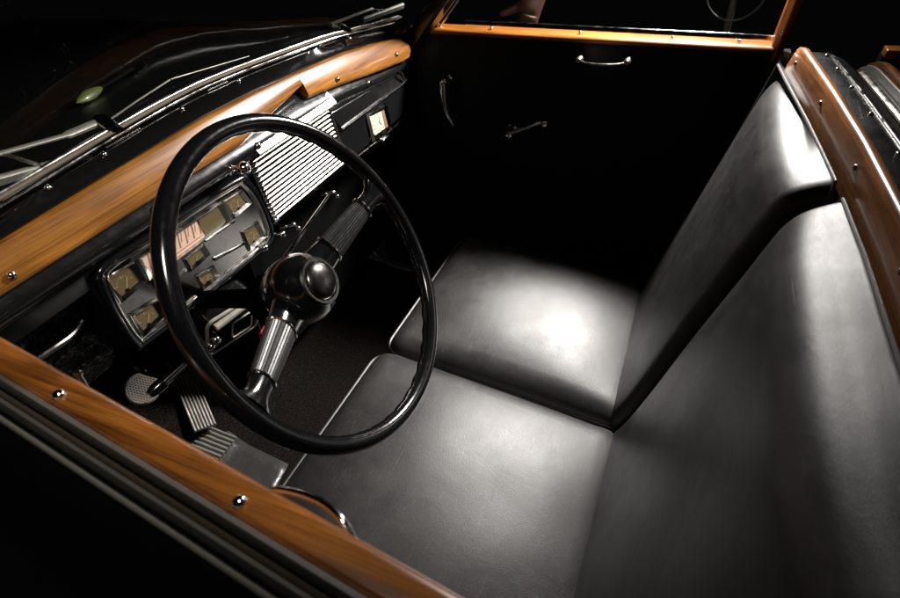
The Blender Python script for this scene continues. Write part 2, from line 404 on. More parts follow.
def make_seat(name, label, x0, x1, yf, dz, dback, topz, tilt):
    t = thing(name, label, 'car seat', ((x0 + x1) / 2, 0.3, 0.2), 'pair of front car seats')
    W = x1 - x0; xc = (x0 + x1) / 2
    yr = 0.02; D = yf - yr
    # cushion
    b = MB(); H = 0.15; zc = 0.405 + dz
    rounded_block(b, W, D, H, 0.042, (xc, (yf + yr) / 2, zc), (1, 0, 0), (0, 1, 0), (0, 0, 1), crown=0.042, tilt=tilt)
    cu = weld(b.build('cushion', 'leather', t, smooth=180))
    zs = zc + H / 2 - 0.030
    for dzs in (0.0,):
        pts = [V((x, y, zs + dzs - tilt * (yf - y) + 0.012 * (1 - ((x - xc) / (W / 2)) ** 2) * 0.6)) for x, y in rrect(x0 - 0.001, x1 + 0.001, yr, yf + 0.001, 0.045, 8)]
        dense = []
        for i, p in enumerate(pts):
            q = pts[(i + 1) % len(pts)]; n = max(1, int((q - p).length / 0.02))
            dense += [p.lerp(q, k / n) for k in range(n)]
        MB().tube(dense, 0.0032, 8, closed=True).build('piping', 'piping', cu)
    b = MB(); b.box((x0 + 0.03, yr + 0.02, 0.205), (x1 - 0.03, yf - 0.05, zc - H / 2 + 0.02)); b.build('base', 'dark', t, bevel=0.01)
    # backrest: one profile carried across the seat, rounded off at both ends
    def bprof(x, inset, bulge):
        yr_ = ry(x) + 0.009 + dback * 0.35
        dz_ = topz - 0.982
        base = [(0.060, 0.34), (0.058, 0.40), (0.030, 0.47), (0.000, 0.575), (-0.028, 0.68), (-0.054, 0.78), (-0.077, 0.87), (-0.0935, 0.935), (-0.101, 0.957), (-0.110, 0.973), (-0.122, 0.985), (-0.136, 0.9945)]
        fr = [(y + dback, z + dz_) for y, z in base] + [(yr_, 1.002 + dz_)]
        pts = smooth_path([(0, y, z) for y, z in fr], 5)
        n_ = len(pts); out_ = []
        for i_, p in enumerate(pts):
            tg = (pts[min(i_ + 1, n_ - 1)] - pts[max(i_ - 1, 0)]).normalized()
            nr = V((0, tg.z, -tg.y))
            s_ = i_ / (n_ - 1)
            bl = bulge * math.sin(math.pi * min(1.0, s_ * 1.12)) if s_ < 0.9 else 0.0
            wob = noise.noise(V((x * 6 + 3, p.z * 5, dback * 90))) * 0.003
            q = p + nr * (bl + wob - inset)
            out_.append(V((x, q.y, q.z)))
        bk_ = [(yr_ - 0.006 + inset * 0.3, 0.998 + dz_ - inset), (yr_ - 0.004 + inset * 0.3, 0.95), (yr_ + 0.03 + inset * 0.3, 0.7), (yr_ + 0.06 + inset * 0.3, 0.34)]
        return out_ + [V((x, y, z)) for y, z in bk_]
    re = 0.024; rings = []
    def bul(x): return 0.020 * (1 - abs((x - xc) / (W / 2)) ** 3.0)
    for k in range(7):
        a = math.pi / 2 * k / 6; x = x0 + re * (1 - math.sin(a)); rings.append((x, re * (1 - math.cos(math.pi / 2 - a))))
    ends = [(x0 + re * (1 - math.sin(math.pi / 2 * k / 6)), re * (1 - math.cos(math.pi / 2 * k / 6))) for k in range(6, -1, -1)]
    secs = [(x, i_) for x, i_ in ends] + [(x0 + re + (W - 2 * re) * k / 30, 0.0) for k in range(1, 30)] + [(x1 - (x - x0), i_) for x, i_ in reversed(ends)]
    # ends[0] is the outermost ring: inset = re there, 0 at x0 + re
    secs = [(x, re * (1 - math.sqrt(max(0.0, 1 - ((re - min(x - x0, x1 - x, re)) / re) ** 2)))) for x, _ in secs]
    b = MB(); b.loft([bprof(x, i_, bul(x)) for x, i_ in secs])
    bk = b.build('backrest', 'leather_back', t, smooth=70)
    pts = []
    for k in range(41):
        x = x0 + 0.012 + (W - 0.024) * k / 40
        pts.append(V((x, ry(x) + 0.0075 + dback * 0.35, 1.0025 + topz - 0.982)))
    a0, a1 = pts[0], pts[-1]
    path = [a0 + V((-0.010, 0.03, -0.40)), a0 + V((-0.012, 0.004, -0.06)), a0 + V((-0.009, 0.001, -0.012))] + pts + [a1 + V((0.009, 0.001, -0.012)), a1 + V((0.012, 0.004, -0.06)), a1 + V((0.010, 0.03, -0.40))]
    MB().tube(path, 0.0027, 8).build('piping', 'piping', bk)
    return t
make_seat('car_seat', 'black leather seat behind the steering wheel, nearest the camera', 0.075, 0.645, 0.590, 0.010, 0.0, 0.982, 0.098)
make_seat('car_seat', 'black leather seat beside the far door, with a bright sheen on its cushion', 0.660, 1.175, 0.590, -0.004, 0.012, 0.987, 0.072)

# ------------------------------------------------------------------ rear ledge behind the seats
xs = [-0.02 + 1.165 * i / 40 for i in range(41)]
t = thing('rear_ledge', 'wood railed ledge behind the seat backs, topped with studded black leather', 'trim', (0.6, -0.2, 1.0))
def rail_prof(x):
    e = 1.0 - max(0.0, (x - 1.10) / 0.045) ** 2 * 0.55 if x > 1.10 else 1.0
    y = ry(x); h = 0.075 * e; z0 = 0.985
    return [(x, y - 0.002, z0), (x, y, z0 + 0.3 * h), (x, y + 0.0005, z0 + 0.86 * h), (x, y - 0.0015, z0 + 0.95 * h), (x, y - 0.0045, z0 + h), (x, y - 0.013, z0 + h), (x, y - 0.015, z0 + 0.96 * h), (x, y - 0.015, z0)]
b = MB(); b.sweep_x(rail_prof, xs); wr = b.build('wood_rail', 'wood_r', t, smooth=60)
for x, z in ((1.085, 1.035), (0.885, 1.035), (0.66, 1.035), (0.43, 1.035)):
    screw((x, ry(x) + 0.0005, z), (0, 1, 0.05), wr, 0.7, 'chrome_dark')
def lp(y0, y1, z0, z1, th=0.012):
    def f(x):
        e = max(0.0, (x - 1.06) / 0.1) ** 2 * 0.03
        y = ry(x)
        ys = [y0 + (y1 - y0) * k / 5 for k in range(6)]
        top = [(x, y + q, z0 + (z1 - z0) * k / 5 + 0.004 * math.sin(math.pi * k / 5) - e) for k, q in enumerate(ys)]
        return top + [(x, y + y1, z1 - th - e), (x, y + y0, z0 - th - e)]
    return f
b = MB(); b.sweep_x(lp(-0.0153, -0.070, 1.056, 1.050), xs); ls = b.build('leather_strip', 'strip_leather', t, smooth=60)
b = MB(); b.tube([V((x, ry(x) - 0.047, 1.0575 - max(0.0, (x - 1.06) / 0.1) ** 2 * 0.03)) for x in xs], 0.0013, 8); b.build('bead', 'chrome', ls)
for x in (1.06, 0.985, 0.898, 0.79, 0.66, 0.53):
    screw((x, ry(x) - 0.036, 1.058), (0, 0, 1), ls, 0.62, 'chrome', 'snap')
b = MB(); b.sweep_x(lp(-0.072, -0.098, 1.044, 1.030), xs); b.build('black_border', 'paint', t, smooth=60)
b = MB(); b.sweep_x(lp(-0.100, -0.118, 1.030, 1.028, 0.02), xs); b.build('metal_strip', 'chrome_dark', t, smooth=60)
b = MB(); b.sweep_x(lp(-0.120, -0.128, 1.04, 1.036, 0.03), xs); b.build('rubber_strip', 'rubber_grey', t, smooth=60)
b = MB(); b.sweep_x(lp(-0.130, -0.150, 1.048, 1.042, 0.03), xs); b.build('rear_wood_trim', 'wood_r', t, smooth=60)
# far rear side sill, a sliver of wood
t = thing('rear_quarter_sill', 'short strip of wood sill behind the far end of the ledge', 'trim', (1.3, -0.4, 1.0))
b = MB(); q = [(1.17, -0.262), (1.205, -0.262), (1.27, -0.60), (1.22, -0.60)]
b.prism([V((x, y, 1.03)) for x, y in q], (0, 0, 0.016)); b.build('wood_cap', 'wood_y', t, bevel=0.003)
b = MB(); b.prism([V((x + 0.012, y, 0.6)) for x, y in q], (0, 0, 0.43)); b.build('side_panel', 'dark', t)

# ------------------------------------------------------------------ dashboard
t = thing('dashboard', 'black enamel dashboard with orange wood top trim and chrome instruments', 'dashboard', (0.66, 0.78, 0.77))
dash = t
DX0, DX1 = 0.085, 1.222
def dprof(x):
    e = max(0.0, (x - 1.12) / 0.102) ** 2 * 0.012
    bt = interp([(0.085, 0.972), (0.55, 0.972), (0.75, 0.972), (0.9, 0.965), (1.06, 0.947), (1.22, 0.936)], x)
    k = (bt - 0.972)
    zl = 0.905 if x < 0.2335 else 0.0
    return [(px_, py_, max(pz_, zl)) for px_, py_, pz_ in _dp(x, e, k, bt)]
def _dp(x, e, k, bt):
    return [(x, 0.83, 1.0 + k), (x, 0.775 + e, 0.995 + k), (x, 0.757 + e, bt + 0.001), (x, 0.750 + e, bt - 0.006), (x, 0.748 + e, bt - 0.016), (x, 0.752 + e, bt - 0.026),
            (x, 0.762 + e, bt - 0.034), (x, 0.766 + e, bt - 0.042), (x, 0.769 + e, 0.86), (x, 0.768 + e, 0.80), (x, 0.771 + e, 0.783), (x, 0.782 + e, 0.773), (x, 0.86, 0.768)]
xs = [DX0 + (DX1 - DX0) * i / 110 for i in range(111)]
b = MB(); b.sweep_x(dprof, xs); b.build('dash_panel', 'panel', t, smooth=50)
# wood trim: one leaning face with a step cut into its lower edge
lo = [(0.085, 0.975), (0.36, 0.977), (0.565, 0.976), (0.686, 0.994), (0.781, 1.006), (0.7815, 0.984), (0.897, 0.972), (1.06, 0.954), (1.166, 0.944), (1.203, 0.9435), (1.211, 0.947), (1.214, 0.953)]
hi = [(0.085, 1.017), (0.17, 1.023), (0.32, 1.029), (0.53, 1.036), (0.655, 1.035), (0.805, 1.029), (0.95, 1.022), (1.07, 1.009), (1.17, 0.995), (1.204, 0.989), (1.211, 0.985), (1.214, 0.979)]
def wy(z): return 0.755 + (z - 0.975) * math.tan(rad(25))
b = MB()
def wsec(x, z0, z1):
    nn = V((0, -math.cos(rad(25)), math.sin(rad(25))))
    pts = []
    for f, dpt in ((0, -0.010), (0, 0.0), (0.04, 0.0045), (0.12, 0.0068), (0.5, 0.0078), (0.88, 0.0068), (0.96, 0.0045), (1, 0.0), (1, -0.010)):
        z = z0 + (z1 - z0) * f
        pts.append(V((x, wy(z), z)) + nn * dpt)
    return pts
def wloft(xa, xb, n):
    rings = []
    for i in range(n + 1):
        x = xa + (xb - xa) * i / n
        rings.append(wsec(x, interp(lo, x), interp(hi, x)))
    b.loft(rings)
wloft(0.085, 0.7810, 40); wloft(0.7816, 1.214, 30)
wt = b.build('wood_trim', 'wood_x', t, smooth=60)
wn = V((0, -math.cos(rad(25)), math.sin(rad(25))))
for x, z in ((0.150, 0.988), (0.885, 0.985), (1.14, 0.965)):
    screw(V((x, wy(z), z)) + wn * 0.0088, wn, wt, 0.95)
# chrome screws on the roll below the wood
for x, z in ((0.362, 0.965), (0.60, 0.962), (1.0, 0.943)):
    screw((x, 0.749, z), (0, -1, 0.4), t, 1.25)
# sloped bright cap above the grille
b = MB()
def capf(x): return [(x, 0.746, 0.946), (x, 0.7405, 0.9495), (x, 0.742, 0.953), (x, 0.760, 0.972), (x, 0.765, 0.972), (x, 0.765, 0.946)]
b.sweep_x(capf, [0.592 + 0.26 * i / 10 for i in range(11)]); b.build('grille_cap', 'chrome_slat', t, smooth=30)

# speaker grille: slanted slats over a dark recess
g = MB()
g.prism([V((x, 0.7615, z)) for x, z in ((0.575, 0.944), (0.838, 0.944), (0.868, 0.80), (0.598, 0.80))], (0, 0.004, 0), 1)
NS = 14
for i in range(NS):
    z = 0.9375 - i * 0.0100
    u = i / (NS - 1)
    xl = 0.582 + 0.020 * u ** 1.5; xr = 0.838 + 0.030 * u
    pr = [(0.7572, 0.0019), (0.7562, 0.0022), (0.7548, 0.0010), (0.7534, -0.0008), (0.7532, -0.0018), (0.7544, -0.0020), (0.7560, -0.0004)]
    g.loft([[V((x, y, z + dz)) for y, dz in pr] for x in (xl, xr - 0.004, xr)])
gr = g.build('speaker_grille', ['chrome_slat', 'dark'], t, smooth=30)
b = MB()
b.tube(smooth_path([(0.572, 0.756, 0.944), (0.580, 0.754, 0.90), (0.590, 0.754, 0.85), (0.600, 0.756, 0.802)], 6), 0.0035, 8)
for i in range(NS):
    z = 0.9375 - i * 0.0100; xl = 0.580 + 0.020 * (i / 13) ** 1.5
    b.box((xl - 0.006, 0.7505, z - 0.0034), (xl + 0.008, 0.757, z + 0.0026))
b.build('grille_edge', 'chrome', gr, bevel=0.0008)
b = MB(); b.tube(smooth_path([(0.838, 0.757, 0.945), (0.85, 0.755, 0.90), (0.866, 0.757, 0.83), (0.872, 0.758, 0.80)], 6), 0.004, 8); b.build('end_bead', 'chrome_dark', gr)

# instrument cluster
cl = MB()
out = smooth_path([V((x, 0.7605, z)) for x, z in ((0.243, 0.920), (0.262, 0.929), (0.366, 0.927), (0.530, 0.922), (0.558, 0.911), (0.578, 0.862), (0.585, 0.800), (0.577, 0.776), (0.535, 0.772), (0.386, 0.777), (0.262, 0.783), (0.244, 0.792), (0.238, 0.86), (0.243, 0.920))], 6)[:-1]
cl.prism(out, (0, 0.006, 0))
ci = cl.build('instrument_cluster', 'chrome_panel', t, bevel=0.002)
b = MB(); b.tube([p + V((0, -0.001, 0)) for p in out], 0.0062, 10, closed=True); b.build('bezel', 'bakelite', ci)
b = MB()
ins = [V((0.412 + (p.x - 0.412) * 0.955, p.y - 0.0025, 0.852 + (p.z - 0.852) * 0.92)) for p in out]
b.tube(ins, 0.0032, 10, closed=True); b.build('chrome_bead', 'chrome', ci)
def window(name, quad, face, parent, fw=0.0045, dy=0.0, extra=None):
    """a framed dial window: raised chrome frame, sunk face, glass; quad is (x, z) TL TR BR BL"""
    q = [V((x, 0, z)) for x, z in quad]; c = sum(q, V()) / 4
    yf, yb = 0.7545 + dy, 0.7600 + dy
    b = MB()
    inn = [c + (p - c) * (1 - fw * 1.9 / max(0.02, (p - c).length)) for p in q]
    outer = [c + (p - c) * (1 + fw * 0.9 / max(0.02, (p - c).length)) for p in q]
    for i in range(4):
        j = (i + 1) % 4
        def at(p, y): return V((p.x, y, p.z))
        m1, m2 = q[i], q[j]
        vs = [at(outer[i], yb), at(outer[j], yb), at(m2, yf), at(m1, yf), at(inn[i], yb - 0.0012), at(inn[j], yb - 0.0012)]
        b.add(vs, [(0, 1, 2, 3), (3, 2, 5, 4)])
    fr = b.build(name, 'chrome', parent, smooth=20)
    b = MB(); b.add([V((p.x, yb - 0.0008, p.z)) for p in inn], [(0, 1, 2, 3)]); 
    f = b
    if extra: extra(f, inn, yb - 0.0013)
    f.build('dial', face, fr if parent is not ci else fr, smooth=20)
    return fr
def bil(inn, u, v, y):
    a = inn[3].lerp(inn[2], u); c = inn[0].lerp(inn[1], u); p = a.lerp(c, v); return V((p.x, y, p.z))
def gauge_marks(f, inn, y):
    f.add([bil(inn, u, v, y) for u, v in ((0.32, 0.12), (0.36, 0.12), (0.635, 0.66), (0.615, 0.67))], [(0, 1, 2, 3)], 1)
    for k in range(9):
        a_ = rad(35 + 110 * k / 8); r0, r1 = (0.66, 0.80) if k % 4 == 0 else (0.72, 0.80); wv = 0.011 if k % 4 == 0 else 0.006
        ca, sa = math.cos(a_), math.sin(a_)
        f.add([bil(inn, 0.40 - u_, v_, y) for u_, v_ in ((-r0 * ca * 0.6 - wv * sa, 0.08 + r0 * sa - wv * ca), (-r0 * ca * 0.6 + wv * sa, 0.08 + r0 * sa + wv * ca), (-r1 * ca * 0.6 + wv * sa, 0.08 + r1 * sa + wv * ca), (-r1 * ca * 0.6 - wv * sa, 0.08 + r1 * sa - wv * ca))], [(0, 1, 2, 3)], 1)
    f.add([bil(inn, u, v, y - 0.0002) for u, v in ((0.24, 0.0), (0.44, 0.0), (0.41, 0.16), (0.27, 0.16))], [(0, 1, 2, 3)], 2)
def speedo_marks(f, inn, y):
    f.add([bil(inn, u, v, y) for u, v in ((0.70, 0.0), (1.0, 0.0), (1.0, 1.0), (0.70, 1.0))], [(0, 1, 2, 3)], 2)
    for k in range(15):
        u = 0.05 + 0.046 * k; big = k % 2 == 0
        v0 = 0.25 if big else 0.5
        w_ = 0.012 if big else 0.006
        f.add([bil(inn, a, v, y) for a, v in ((u - 0.025, v0), (u - 0.025 + w_, v0), (u + 0.02 + w_, 0.93), (u + 0.02, 0.93))], [(0, 1, 2, 3)], 1)
    f.add([bil(inn, u, v, y) for u, v in ((0.02, 0.12), (0.68, 0.12), (0.68, 0.16), (0.02, 0.16))], [(0, 1, 2, 3)], 1)
    f.add([bil(inn, u, v, y - 0.0003) for u, v in ((0.02, 0.40), (0.22, 0.45), (0.22, 0.49), (0.02, 0.44))], [(0, 1, 2, 3)], 3)
GM = ['olive', 'gold', 'dark']
window('speedometer', [(0.304, 0.911), (0.486, 0.906), (0.494, 0.868), (0.307, 0.870)], ['cream', 'tick', 'olive', 'gold'], ci, extra=speedo_marks)
for qd in ([(0.250, 0.914), (0.297, 0.909), (0.302, 0.872), (0.253, 0.868)], [(0.495, 0.905), (0.541, 0.902), (0.554, 0.870), (0.506, 0.866)],
           [(0.514, 0.830), (0.556, 0.826), (0.564, 0.789), (0.517, 0.789)], [(0.380, 0.860), (0.423, 0.861), (0.428, 0.838), (0.382, 0.835)],
           [(0.389, 0.818), (0.427, 0.811), (0.430, 0.790), (0.389, 0.789)], [(0.257, 0.839), (0.304, 0.832), (0.306, 0.800), (0.258, 0.796)]):
    window('gauge', qd, GM, ci, extra=gauge_marks)
# raised ribs of the cluster between its windows
for p0, p1 in (((0.435, 0.822), (0.512, 0.806)), ((0.312, 0.832), (0.376, 0.842)), ((0.43, 0.864), (0.505, 0.858))):
    MB().tube([V((p0[0], 0.7595, p0[1])), V((p1[0], 0.7595, p1[1]))], [0.0035, 0.002], 8).build('rib', 'chrome', ci)

# knobs
def knob(org, ax, stem, r, m='chrome', name='control_knob'):
    org = V(org); ax = V(ax).normalized()
    b = MB(); b.lathe([(r * 0.9, 0), (r * 0.95, 0.002), (r * 0.5, 0.005), (r * 0.38, 0.008), (r * 0.38, stem), (r * 0.7, stem + 0.001), (r, stem + r * 0.5), (r, stem + r * 0.9), (r * 0.75, stem + r * 1.4), (r * 0.35, stem + r * 1.62), (0, stem + r * 1.66)], org, ax, 20)
    return b.build(name, m, dash)
knob((0.524, 0.752, 0.953), (0.12, -1, 0.12), 0.020, 0.0115)
knob((0.540, 0.765, 0.782), (0.1, -1, -0.1), 0.014, 0.008)
knob((0.592, 0.766, 0.778), (0.2, -1, 0.0), 0.018, 0.0075)
def hook(org, k=1.0):
    org = V(org); b = MB()
    b.tube(smooth_path([org, org + V((0.006, -0.014, 0.002)) * k, org + V((0.02, -0.022, 0.0)) * k, org + V((0.026, -0.024, -0.012)) * k], 5), [0.0045 * k] * 16, 10)
    b.ell(org + V((0.026, -0.024, -0.013)) * k, (0.006 * k, 0.006 * k, 0.006 * k)); b.build('control_lever', 'chrome', dash)
hook((0.62, 0.768, 0.775)); hook((0.775, 0.770, 0.768))

# glovebox
b = MB()
pl = [(0.846, 0.930), (1.20, 0.918), (1.222, 0.884), (0.868, 0.886)]
def gb(x, s):
    z1 = 0.930 + (0.918 - 0.930) * s; x_ = x
    return x_
rings = []
for i in range(13):
    s = i / 12
    xt = 0.848 + (1.198 - 0.848) * s; xb_ = 0.868 + (1.212 - 0.868) * s
    e = max(0.0, (xt - 1.12) / 0.102) ** 2 * 0.012
    zt = 0.929 - 0.014 * s
    rings.append([V((xt, 0.766 + e, zt)), V((xt, 0.758 + e, zt - 0.002)), V((xb_, 0.752 + e, 0.890)), V((xb_, 0.749 + e, 0.886)), V((xb_, 0.750 + e, 0.882)), V((xb_, 0.757 + e, 0.879)), V((xb_ + 0.004, 0.760 + e, 0.80)), V((xb_ + 0.004, 0.769 + e, 0.798))])
b.loft(rings); gl = b.build('glovebox_lid', 'panel', t, bevel=0.0015, smooth=25)
b = MB(); b.tube([V((0.868 + 0.344 * s, 0.7482 + max(0.0, (0.848 + 0.35 * s - 1.12) / 0.102) ** 2 * 0.012, 0.8855)) for s in [k / 12 for k in range(13)]], 0.0016, 8); b.build('crease_bead', 'chrome_soft', gl)
b = MB(); b.box((0.838, 0.756, 0.87), (0.846, 0.768, 0.935)); b.build('lid_edge', 'chrome_dark', gl, bevel=0.002)
b = MB(); b.tube(smooth_path([(0.90, 0.764, 0.789), (1.05, 0.762, 0.787), (1.15, 0.764, 0.785), (1.212, 0.772, 0.784)], 6), 0.0042, 10); b.build('lower_trim', 'chrome', t)
b = MB(); b.tube(smooth_path([(1.135, 0.757, 0.932), (1.16, 0.748, 0.915), (1.182, 0.752, 0.888)], 5), [0.002, 0.003, 0.0035, 0.0035, 0.0035, 0.0035, 0.0035, 0.0035, 0.003, 0.003, 0.002], 8); b.ell((1.128, 0.756, 0.931), (0.006, 0.006, 0.006)); b.build('catch', 'chrome', gl)
def clock_marks(f, inn, y):
    for k in range(12):
        a = rad(30 * k); ca, sa = math.cos(a), math.sin(a)
        p = (0.5 + 0.38 * ca, 0.5 + 0.40 * sa); q = (0.5 + 0.46 * ca, 0.5 + 0.48 * sa)
        w_ = 0.02
        f.add([bil(inn, u, v, y) for u, v in ((p[0] - w_ * sa, p[1] + w_ * ca), (p[0] + w_ * sa, p[1] - w_ * ca), (q[0] + w_ * sa, q[1] - w_ * ca), (q[0] - w_ * sa, q[1] + w_ * ca))], [(0, 1, 2, 3)], 1)
    for a, L, w_ in ((rad(70), 0.34, 0.022), (rad(-60), 0.25, 0.03)):
        ca, sa = math.cos(a), math.sin(a)
        f.add([bil(inn, u, v, y - 0.0002) for u, v in ((0.5 - w_ * sa, 0.5 + w_ * ca), (0.5 + w_ * sa, 0.5 - w_ * ca), (0.5 + L * ca + w_ * sa * 0.4, 0.5 + L * sa - w_ * ca * 0.4), (0.5 + L * ca - w_ * sa * 0.4, 0.5 + L * sa + w_ * ca * 0.4))], [(0, 1, 2, 3)], 1)
    f.add([bil(inn, u, v, y - 0.0003) for u, v in ((0.8, 0), (1, 0), (1, 1), (0.84, 1))], [(0, 1, 2, 3)], 1)
window('clock', [(0.990, 0.871), (1.080, 0.863), (1.092, 0.800), (1.003, 0.803)], ['clock_face', 'dial_brown'], gl, fw=0.007, dy=-0.0045, extra=clock_marks)
b = MB(); b.box((1.03, 0.742, 0.784), (1.07, 0.766, 0.795)); b.build('latch', 'chrome', gl, bevel=0.004, seg=3)

# lower dash: crinkled black panel at the driver's far left, dark blocks standing for shade underneath
b = MB()
rows = []
for i in range(48):
    x = 0.02 + 0.26 * i / 47
    row = []
    for j in range(40):
        s = j / 39
        y = 0.79 + 0.03 * s + 0.10 * s * s; z = 0.955 - 0.30 * s
        if x > 0.2: z = min(z, 0.955)
        p = V((x, y, z)); nn = noise.noise(p * 19) * 0.016 + noise.noise(p * 48) * 0.009
        row.append(p + V((0, -nn, nn * 0.5)))
    rows.append(row)
b.loft(rows, closed=False); b.build('kick_panel', 'crinkle', t)
b = MB(); b.box((0.09, 0.90, 0.70), (0.62, 1.15, 0.766)); b.box((0.6201, 0.88, 0.36), (1.22, 1.16, 0.766)); b.build('underside_shade', 'dark', t)  # deep right-hand block is added; its near-black stands for shade below the dash
b = MB(); b.tube(smooth_path([(0.085, 0.745, 0.884), (0.12, 0.742, 0.886), (0.165, 0.75, 0.878), (0.195, 0.77, 0.872)], 6), [0.007] * 19, 10, flat=0.55); b.build('vent_pull', 'chrome_dark', t)

# under-dash heater control box
t2 = thing('heater_box', 'small black control box with chrome border hanging under the dashboard', 'control box', (0.40, 0.75, 0.70))
bx = V((0.405, 0.735, 0.705)); ez = V((0, -0.34, 0.94)).normalized(); ex = V((0.94, -0.1, -0.30)); ex = (ex - ez * ex.dot(ez)).normalized(); en = ez.cross(ex)
if en.y > 0: en = -en
b = MB()
oc = [bx + ex * x + ez * y for x, y in rrect(-0.056, 0.056, -0.05, 0.045, 0.014)]
b.prism(oc, -en * 0.05); b.prism([bx + ex * x + ez * y + en * 0.0005 for x, y in rrect(-0.05, 0.05, -0.044, 0.039, 0.012)], en * 0.004)
b.build('case', 'paint', t2, bevel=0.002)
b = MB(); b.tube([p + en * 0.001 for p in oc], 0.0032, 8, closed=True); b.build('border', 'satin_bead', t2)
b = MB(); b.prism([bx + ex * x + ez * y + en * 0.0046 for x, y in rrect(-0.012, 0.034, -0.026, 0.020, 0.007)], en * 0.006); kb = b.build('push_plate', 'bakelite', t2, bevel=0.002)
b = MB(); b.tube([bx + ex * x + ez * y + en * 0.011 for x, y in rrect(-0.011, 0.033, -0.025, 0.019, 0.007)], 0.0016, 8, closed=True); b.build('chrome_outline', 'satin_bead', kb)
b = MB(); b.tube([bx + ex * -0.046 + ez * 0.035 + en * 0.01, bx + ex * 0.040 + ez * 0.047 + en * 0.01], [0.007, 0.005], 10); b.build('top_bar', 'satin_bead', t2)
b = MB(); b.ell(bx + ex * -0.046 + ez * 0.0 + en * 0.01, (0.010, 0.010, 0.010)); b.ell(bx + ex * -0.052 + ez * -0.018 + en * 0.006, (0.007, 0.007, 0.007)); b.build('knob', 'chrome', t2)
t3 = thing('red_tag', 'small pointed red tag hanging under the chrome bordered control box', 'tag', (0.455, 0.74, 0.63))
b = MB(); p = V((0.458, 0.742, 0.628)); b.prism([p, p + V((0.016, -0.002, 0.01)), p + V((0.012, 0.0, -0.018)), p + V((0.003, 0.004, -0.040)), p + V((0.0, 0.003, -0.015))], (0.003, -0.004, 0)); b.build('plate', 'red', t3, bevel=0.0008)
b = MB(); b.tube([p + V((0.006, -0.002, 0.0)), p + V((0.008, 0.0, 0.02))], 0.0012, 6); b.build('hanger', 'chrome_dark', t3)

# hand brake
hb = thing('hand_brake', 'chrome hand brake lever with red release button under the dashboard', 'brake lever', (0.3, 0.8, 0.6))
h0, h1 = V((0.278, 0.815, 0.640)), V((0.392, 0.800, 0.650))
b = MB(); b.tube([h0, h0.lerp(h1, 0.5), h1 + (h1 - h0) * 0.5], [0.009, 0.0085, 0.0075], 12); b.build('lever', 'chrome', hb)
b = MB(); b.tube([h0 - (h1 - h0) * 0.22, h0 - (h1 - h0) * 0.12, h0 + (h1 - h0) * 0.05], [0.007, 0.011, 0.0115], 12); b.build('grip_end', 'bakelite', hb)
b = MB(); b.ell(h1 + V((-0.035, -0.01, 0.024)), (0.008, 0.008, 0.011)); b.build('release_button', 'red', hb)
b = MB(); b.ell(h1 + V((0.0, -0.012, -0.006)), (0.006, 0.006, 0.008)); b.build('red_bead', 'red', hb)
b = MB(); b.tube(smooth_path([h0 + V((0.01, 0.01, 0.01)), h0 + V((-0.005, 0.03, 0.035)), h0 + V((0.0, 0.08, 0.06))], 5), 0.006, 8); b.build('bracket', 'paint', hb)

# ------------------------------------------------------------------ steering wheel
WC = V((0.3533, 0.4588, 0.9184)); n = V((0.0856, -0.8440, 0.5295)).normalized()
ea = V((0, 0.53144, 0.8471)); ea = (ea - n * ea.dot(n)).normalized(); eb = n.cross(ea)   # eb points to the driver's left (-x)
rot = rad(-9)
E1 = (math.cos(rot) * eb + math.sin(rot) * ea)       # toward the left-hand spoke
E2 = n.cross(E1)
t = thing('steering_wheel', 'large black two-spoke steering wheel with chrome hub button', 'steering wheel', tuple(WC))
b = MB(); NR, NSg = 240, 16; R0 = 0.2225; rings = []
for i in range(NR + 1):
    a = 2 * math.pi * i / NR
    er = math.cos(a) * eb + math.sin(a) * ea
    bumpf = 0.0009 * math.sin(a * 44)
    ring = []
    for k in range(NSg):
        ph = 2 * math.pi * k / NSg
        rr = 0.0122
        ins = max(0.0, math.sin(-ph - 0.5)) ** 1.5      # finger grips on the inner back side
        rr += bumpf * min(1, ins)
        ring.append(WC + er * (R0 + rr * math.cos(ph)) + n * (rr * 1.05 * math.sin(ph)))
    rings.append(ring)
b.loft(rings, cap=False); weld(b.build('rim', 'bakelite', t, smooth=180))
HC = WC - n * 0.058
b = MB(); b.lathe([(0.0, -0.045), (0.028, -0.045), (0.041, -0.035), (0.049, -0.016), (0.0515, 0.003), (0.0495, 0.019), (0.043, 0.032), (0.036, 0.0385), (0.034, 0.042), (0, 0.042)], HC, n, 48)
hub = b.build('hub', 'bakelite', t, smooth=50)
b = MB(); b.lathe([(0.034, 0.0405), (0.0345, 0.045), (0.0325, 0.0475), (0.029, 0.0475), (0.0275, 0.0455), (0.0275, 0.041)], HC, n, 48); b.build('horn_ring', 'cap', hub)
b = MB(); b.lathe([(0.0272, 0.042), (0.0270, 0.047), (0.024, 0.0505), (0.018, 0.0530), (0.010, 0.0545), (0.0, 0.0550)], HC, n, 40); b.build('horn_button', 'cap', hub, smooth=60)
